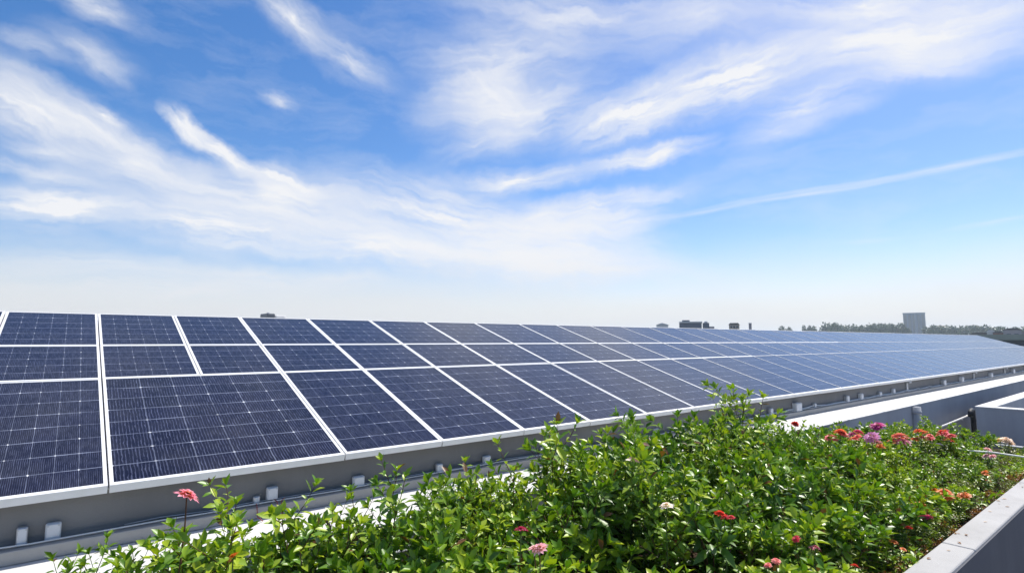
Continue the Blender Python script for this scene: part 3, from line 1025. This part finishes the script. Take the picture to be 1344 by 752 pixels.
flowering(Zn, 9.09, 2.49, .82, 'coral', 0.07, 'orange-red bloom cluster right of the large pink zinnia', 'flower', 5, spread=0.14)
flowering(Zn, 9.51, 2.33, .78, 'red', 0.085, 'bright red cluster, right end of the row of blooms', 'flower', 5, spread=0.18)
flowering(Zn, 10.5, 1.83, .64, 'cream', 0.07, 'cream and peach blooms near the right edge of the photo', 'flower', 4, spread=0.18)
flowering(Zn, 9.15, 1.78, .68, 'lightpink', .045, 'whitish pink blooms beside the hose at far right', 'flower', 4, spread=.14)
flowering(Zn, 7.02, 2.29, .90, 'orange', .035, 'small orange blooms below the lilac zinnia', 'flower', 3, spread=.10)
G2 = 'marigold_plant'
flowering(G2, 3.68, 1.70, .80, 'red', .026, 'small red-pink bloom low in the foliage at bottom right of centre', 'flower', 1)
flowering(G2, 3.77, 1.62, .75, 'pink', .026, 'pink bloom low beside the parapet, bottom of the bed', 'flower', 2, spread=.05)
flowering(G2, 4.01, 1.49, .62, 'red', .024, 'lowest crimson bloom next to the parapet at the bottom edge', 'flower', 1)
flowering(G2, 5.50, 1.50, .63, 'magenta', 0.045, 'magenta bloom close to the parapet, mid way along it', 'flower', 1, spread=0.06)
flowering(G2, 5.64, 1.57, .68, 'orange', 0.05, 'orange-red marigold beside the magenta bloom near the parapet', 'flower', 3, spread=0.08)
flowering(G2, 6.39, 1.58, .66, 'orange', 0.06, 'bright orange marigold cluster halfway along the parapet', 'flower', 6, spread=0.14)
flowering(G2, 5.09, 1.50, .63, 'red', .028, 'reddish bloom over the dry brown foliage by the parapet', 'flower', 1)
flowering(G2, 4.75, 1.50, .60, 'orange', .030, 'rusty orange bloom among dry leaves by the parapet', 'flower', 2, spread=.06)
flowering(G2, .65, 2.84, 1.07, 'orange', .026, 'small orange bloom among the leaves at lower left', 'flower', 1)
flowering(G2, 3.33, 1.66, .76, 'coral', .024, 'tiny coral blooms at the bottom edge, left of the red-pink one', 'flower', 2, spread=.06)
flowering(G2, 8.0, 1.60, .60, 'orange', .035, 'faded orange marigolds near the parapet toward the far end', 'flower', 3, spread=.12)

# dry and rusty tufts by the parapet
DRY = [
    (4.45, 1.42, .7, 'smallest dry brown tuft, right at the bottom edge beside the parapet'),
    (4.72, 1.47, .9, 'dry brown tuft against the parapet near the bottom edge of the photo'),
    (5.02, 1.43, 1.0, 'rusty tuft by the parapet below the reddish bloom'),
    (5.36, 1.44, 1.0, 'dry tuft by the parapet just before the magenta bloom'),
    (5.95, 1.45, .9, 'rust-brown tuft between the magenta bloom and the orange marigolds'),
    (6.7, 1.44, 1.0, 'brown tuft against the parapet just past the bright orange marigolds'),
    (7.5, 1.44, 1.0, 'dry brown tuft by the parapet beneath the faded orange marigolds'),
    (8.6, 1.45, 1.1, 'dry tuft by the parapet just before the white hose'),
    (10.4, 1.45, 1.1, 'dry brown tuft by the parapet at the far right'),
]
for i, (x, y, s_, lab) in enumerate(DRY):
    sm, fm = shrub(500 + i, 'ferny', .15, .14, 10)
    sm.materials.append(M['woody'])
    fm.materials.append(M['dry'])
    t = thing('dry_tuft', (x, y, SOIL), lab, 'dead plant', 'dry tufts by the parapet')
    t.scale = (s_, s_, s_)
    link('stem', sm, None, t)
    link('foliage', fm, None, t)

# leaf litter blown onto the white ledge and the coping
rl = np.random.RandomState(8)
V, F = [], []
for k in range(150):
    if k < 110:
        p = np.array([rl.uniform(-1.5, 16), 4.13 + .7 * rl.rand() ** 1.5, .629])
    else:
        p = np.array([rl.uniform(2.5, 11), rl.uniform(1.2, 1.32), .553])
    a = rl.uniform(0, 6.28)
    L_ = rl.uniform(.015, .045)
    leaf(V, F, p, np.array([math.cos(a), math.sin(a), .08]), np.array([0, 0, 1.0]), L_, L_ * .45, .5, 0, rl)
me = bpy.data.meshes.new('leaf_litter')
me.from_pydata([tuple(v) for v in V], [], F)
o = link('leaf_litter', me, M['dry'])
tag(o, 'scattered dry fallen leaves on the white ledge and the parapet top', 'leaves', kind='stuff')

# ------------------------------------------------------------------ roof vent behind the ridge
t = thing('roof_vent', (3.06, 11.1, 1.763), 'small grey and white roof vent peeping over the array ridge at left', 'vent', rz=0.1)
MB().box(-.17, -.02, -.12, .25, 0, .80).build('vent_cowl', M['darkgrey'], t, bevel=.02)
MB().box(-.015, .20, -.10, .22, 0, .77).build('vent_body', M['membrane'], t, bevel=.03)
MB().tube([(-.09, .06, .80), (-.09, .06, .82)], .03, 8).build('vent_cap', M['galv'], t)

# ------------------------------------------------------------------ the city beyond
M['tower'] = mat('tower_wall', (0.055, 0.12, 0.22), 0.7, 0.3, var=0.08, scale=0.2)
M['tower_pale'] = mat('tower_pilaster', (0.16, 0.22, 0.30), 0.7, 0.3, var=0.08, scale=0.2)
M['tower_dark'] = mat('tower_glass', (0.025, 0.05, 0.085), 0.25, 0.5, var=0.2, scale=0.3)
M['brick'] = mat('red_brick', (0.22, 0.10, 0.075), 0.85, 0.2, var=0.2, scale=0.6)
M['house'] = mat('mauve_render', (0.30, 0.27, 0.30), 0.85, 0.2, var=0.15, scale=0.4)
M['pale'] = mat('pale_render', (0.60, 0.60, 0.60), 0.85, 0.2, var=0.1, scale=0.4)
M['darkwall'] = mat('dark_wall', (0.10, 0.12, 0.16), 0.8, 0.3, var=0.2, scale=0.3)
M['olive'] = mat('olive_coping', (0.30, 0.32, 0.27), 0.8, 0.3, var=0.15, scale=0.6)
M['roofdark'] = mat('dark_roofing', (0.09, 0.085, 0.085), 0.85, 0.2, var=0.25, scale=0.5)
M['tan'] = mat('tan_wall', (0.40, 0.34, 0.29), 0.85, 0.2, var=0.15, scale=0.5)


def facade_windows(parent, x, y0, y1, z0, z1, nx_, nz_, m, wfrac=.55, hfrac=.55):
    """windows on a wall whose outer face is at x looking towards -X"""
    dy, dz = (y1 - y0) / nx_, (z1 - z0) / nz_
    for i in range(nx_):
        for j in range(nz_):
            cy, cz = y0 + dy * (i + .5), z0 + dz * (j + .5)
            MB().box(x - .06, x - .003, cy - dy * wfrac / 2, cy + dy * wfrac / 2, cz - dz * hfrac / 2, cz + dz * hfrac / 2).build('window', m, parent)


# tower
t = thing('tower_block', (676.5, 182.0, GZ), 'tall blue-grey tower block with vertical window bands on the skyline', 'tower', rz=R(15))
MB().box(0, 14, -9.2, 9.2, 0, 39.8).build('wall', M['tower'], t)
for i in range(5):
    cy = -7.4 + i * 3.7
    MB().box(-.35, -.05, cy - (1.1 if i != 2 else 1.5), cy + (1.1 if i != 2 else 1.5), 1.0, 38.8).build('window_band', M['tower_dark'], t)
MB().box(-.6, -.02, -.42 - .9, -.42 + .1, 0, 39.7).build('pilaster', M['tower_pale'], t)
MB().box(-.3, 14.3, -9.5, 9.5, 39.82, 40.6).build('roof', M['tower'], t)
MB().box(-9.5, -5.0, 2.0, 8.0, 8.5, 12.3).build('porch_block', M['brick'], t)

# dark buildings on the skyline behind the ridge
t = thing('long_block', (134.0, 87.9, GZ), 'long dark flat-roofed block just above the panel ridge', 'building', rz=R(-57 + 90))
MB().box(0, 6, -2.95, 2.95, 0, 16.95).build('wall', M['darkwall'], t)
MB().box(-.2, 6.2, -3.1, 3.0, 16.96, 17.3).build('roof', M['pale'], t)
for j in range(2):
    MB().box(-.08, -.004, -2.6, 2.5, 12.2 + j * 2.3, 13.2 + j * 2.3).build('window_band', M['tower_dark'], t)
MB().box(1.0, 4.0, .2, 2.2, 17.31, 17.75).build('roof_unit', M['darkwall'], t)
t = thing('stepped_block', (136.0, 84.1, GZ), 'small dark stepped block right against the long dark one', 'building', rz=R(33))
MB().box(0, 6, -.6, 1.0, 0, 16.9).build('wall', M['darkwall'], t)
MB().box(0, 5, -1.9, -.605, 0, 15.9).build('low_wing', M['house'], t)
MB().box(.5, 4, -.2, .6, 16.91, 17.3).build('roof_unit', M['pale'], t)
t = thing('pale_shed', (129.6, 94.0, GZ), 'pale low roof left of the long dark block', 'building', rz=R(35))
MB().box(0, 5, -1.6, 1.6, 0, 16.45).build('wall', M['pale'], t)
MB().prism_x([(-1.7, 16.46), (0, 17.0), (1.7, 16.46)], -.1, 5.1).build('roof', M['galv'], t)
t = thing('tan_house', (139.6, 78.2, GZ), 'small tan house peeping over the ridge right of the dark blocks', 'building', rz=R(29))
MB().box(0, 5, -1.3, 1.3, 0, 16.3).build('wall', M['tan'], t)
MB().prism_x([(-1.4, 16.31), (-1.0, 16.8), (1.0, 16.8), (1.4, 16.31)], -.1, 5.1).build('roof', M['roofdark'], t)
facade_windows(t, 0, -1.1, 1.1, 15.2, 16.2, 3, 1, M['tower_dark'])
t = thing('chimney_stack', (141.5, 74.7, GZ), 'lone grey-brown chimney block over the ridge right of the tan house', 'chimney', rz=R(29))
MB().box(0, 1.2, -.34, .34, 0, 16.6).build('stack', M['house'], t)
MB().box(-.06, 1.26, -.4, .4, 16.602, 16.75).build('cap', M['pale'], t)

# neighbour at the right: olive coping, dark recess, grey wall
t = thing('neighbour_building', (74.0, 0, GZ), 'low grey building with dark window strip beyond the array end', 'building')
MB().box(0, 30, -60, 22, 0, 11.55).build('wall', M['slate'], t)
MB().box(.25, 29.7, -59.8, 21.8, 11.551, 12.1).build('window_strip', M['tower_dark'], t)
MB().box(-.5, 30.3, -60.3, 22.3, 12.105, 12.68).build('roof', M['olive'], t)
for y in range(-56, 22, 6):
    MB().box(-.02, .248, y, y + .5, 11.553, 12.103).build('pier', M['house'], t)

HS = [
    (197, 31.2, 1.8, 5.4, 'house', 'mauve flat-roofed house at right edge behind the neighbouring building'),
    (196, 34.0, 1.0, 4.6, 'brick', 'small red-brown house between a pale one and the mauve house'),
    (196.5, 35.6, .8, 4.9, 'pale', 'pale end wall house left of the red-brown house'),
    (198, 38.0, 2.4, 4.3, 'house', 'blue-grey low house left of the pale end wall'),
    (210, 44.0, 5.0, 3.9, 'darkwall', 'dark low terrace right of the tower below the trees'),
    (203, 24.0, 6.0, 5.0, 'house', 'wide mauve block at the extreme right of the skyline'),
]
for x, y, hw, zt, m, lab in HS:
    t = thing('far_house', (x, y, GZ), lab, 'house', 'houses beyond the neighbouring building', rz=R(9))
    zt += 10
    MB().box(0, 9, -hw, hw, 0, zt - .5).build('wall', M[m], t)
    MB().prism_x([(-hw - .2, zt - .5 + .003), (-hw * .5, zt), (hw * .5, zt), (hw + .2, zt - .5 + .003)], -.2, 9.2).build('roof', M['roofdark'] if m != 'pale' else M['pale'], t)
    facade_windows(t, 0, -hw * .85, hw * .85, zt - 3.2, zt - 1.0, max(2, int(hw * 1.6)), 1, M['tower_dark'])


# skyline trees
def tree_meshes(seed, h, wd, dome):
    rn = np.random.RandomState(seed)
    V, F = [], []
    lobes = []
    for k in range(13):
        a = rn.uniform(0, 6.28)
        rr = rn.uniform(0, .75) ** .7
        zc = h * rn.uniform(.40, .84) * (1 - .25 * rr * dome)
        lobes.append((math.cos(a) * rr * wd, math.sin(a) * rr * wd, zc, rn.uniform(.28, .5) * wd))
    lobes.append((0, 0, h - .42 * wd, .42 * wd))
    for (cx, cy, cz, r) in lobes:
        for j in range(150):
            d = unit(rn.normal(0, 1, 3))
            p = np.array([cx, cy, cz]) + d * r * rn.uniform(.55, 0.95) * np.array([1, 1, .85])
            leaf(V, F, p, unit(rn.normal(0, 1, 3) + d * .5), d, wd * rn.uniform(.12, .22), wd * rn.uniform(.10, .16), .3, .1, rn)
    me = bpy.data.meshes.new('crown')
    me.from_pydata([tuple(v) for v in V], [], F)
    me.materials.append(M['tree_leaf'])
    tr = MB()
    tr.tube([(0, 0, 0), (.1, 0, h * .3), (0, .1, h * .6), (0, 0, h * .85)], [.045 * h * .6, .03 * h * .6, .02 * h * .6, .006 * h], 7)
    for k in range(5):
        a = k * 1.3
        tr.tube([(0, 0, h * .35), (math.cos(a) * wd * .35, math.sin(a) * wd * .35, h * .55), (math.cos(a) * wd * .6, math.sin(a) * wd * .6, h * .66)], [.012 * h, .008 * h, .003 * h], 5)
    tm = tr.mesh('trunk', True)
    tm.materials.append(M['woody'])
    return me, tm


TL = [tree_meshes(700 + i, 20, 7.0, d) for i, d in enumerate((1.0, .6, .2, .8))]
TR = [
    (1027, 433.6, 203.5, 24.0, 5.5), (1030, 437, 199.5, 23.0, 5.0), (1045, 441, 190, 24.5, 3.2), (1059, 442, 186.5, 24.3, 3.5), (1066, 443, 183.5, 23.6, 4.5),
    (1080, 446, 177, 23.4, 5), (1094, 448.7, 170.5, 26.2, 6.0), (1104, 451, 165, 22.6, 5), (1116, 452.6, 160, 23.2, 5), (1124, 454, 155, 23.5, 5),
    (1132, 455.7, 150.7, 23.9, 6), (1142, 457, 146, 23.9, 6), (1151, 458.5, 141.9, 24.2, 6), (1160, 460, 137, 24.4, 6), (1170, 461.4, 132.4, 25.2, 6),
    (1215, 466, 115, 23.4, 6), (1224, 466.6, 110.5, 23.0, 6), (1240, 468, 104.5, 22.0, 6), (1250, 469.3, 98.5, 21.5, 5),
    (1270, 471, 92.5, 22.9, 6), (1286, 471.5, 87.5, 22.8, 6), (1300, 473, 80.5, 21.6, 6), (1320, 474, 74, 21.2, 6), (1338, 475, 68, 20.8, 6), (1350, 476, 60, 21.5, 7),
]
where = {0: 'leftmost tree of the hazy skyline row', 6: 'highest pointed tree of the hazy skyline row', 14: 'tree standing against the left side of the tower', 15: 'first tree right of the tower', 19: 'taller dome-shaped tree halfway between tower and right edge', 24: 'last tree at the right end of the skyline'}
for i, (px, x, y, h, wd) in enumerate(TR):
    me, tm = TL[(i * 7) % 4]
    lab = where.get(i)
    t = thing('skyline_tree', (x, y, GZ), lab or 'hazy blue-green tree in the distant row along the skyline', 'tree', 'trees along the skyline', rz=i * 2.1)
    link('crown', me, None, t)
    link('trunk', tm, None, t)
    t.scale = (wd / 7.0 * 1.1, wd / 7.0 * 1.1, h / 20)
# far wood behind: one mass
rw = np.random.RandomState(77)
V, F = [], []
for k in range(9000):
    a = rw.uniform(0, 1)
    yb = 60 + a * 170
    xb_ = 545 - 0.18 * (yb - 60) + rw.uniform(-14, 14)
    top = (15.0 if 148 < yb < 205 else (13.0 if yb <= 148 else 9.5)) * (1 if not 136 < yb < 158 else .35) + .9 * math.sin(yb * .13) + .7 * math.sin(yb * .41 + 1)
    z = GZ + (top + 10) * rw.uniform(.3, 1.0) ** .6 * (.93 if yb < 120 else 1.0)
    d = unit(rw.normal(0, 1, 3))
    leaf(V, F, np.array([xb_, yb, z]), d, np.array([0, 0, 1.0]), rw.uniform(1.5, 3), rw.uniform(1.2, 2.2), .3, .1, rw)
me = bpy.data.meshes.new('far_wood')
me.from_pydata([tuple(v) for v in V], [], F)
o = link('far_wood', me, M['tree_leaf'])
tag(o, 'hazy far wood closing the skyline behind the single trees', 'wood', kind='stuff')

# ------------------------------------------------------------------ haze
hm = bpy.data.materials.new('haze')
hm.use_nodes = True
t = NT(hm.node_tree)
t.n.clear()
pv = t.add('ShaderNodeVolumePrincipled')
pv.inputs['Color'].default_value = (0.80, 0.91, 1.0, 1)
pv.inputs['Density'].default_value = 0.00042
pv.inputs['Anisotropy'].default_value = 0.2
ou = t.add('ShaderNodeOutputMaterial')
t.l.new(pv.outputs[0], ou.inputs['Volume'])
hz = MB().box(-2900, 2900, -2900, 2900, GZ - 1, 34.0).build('haze', hm)
hz['kind'] = 'stuff'
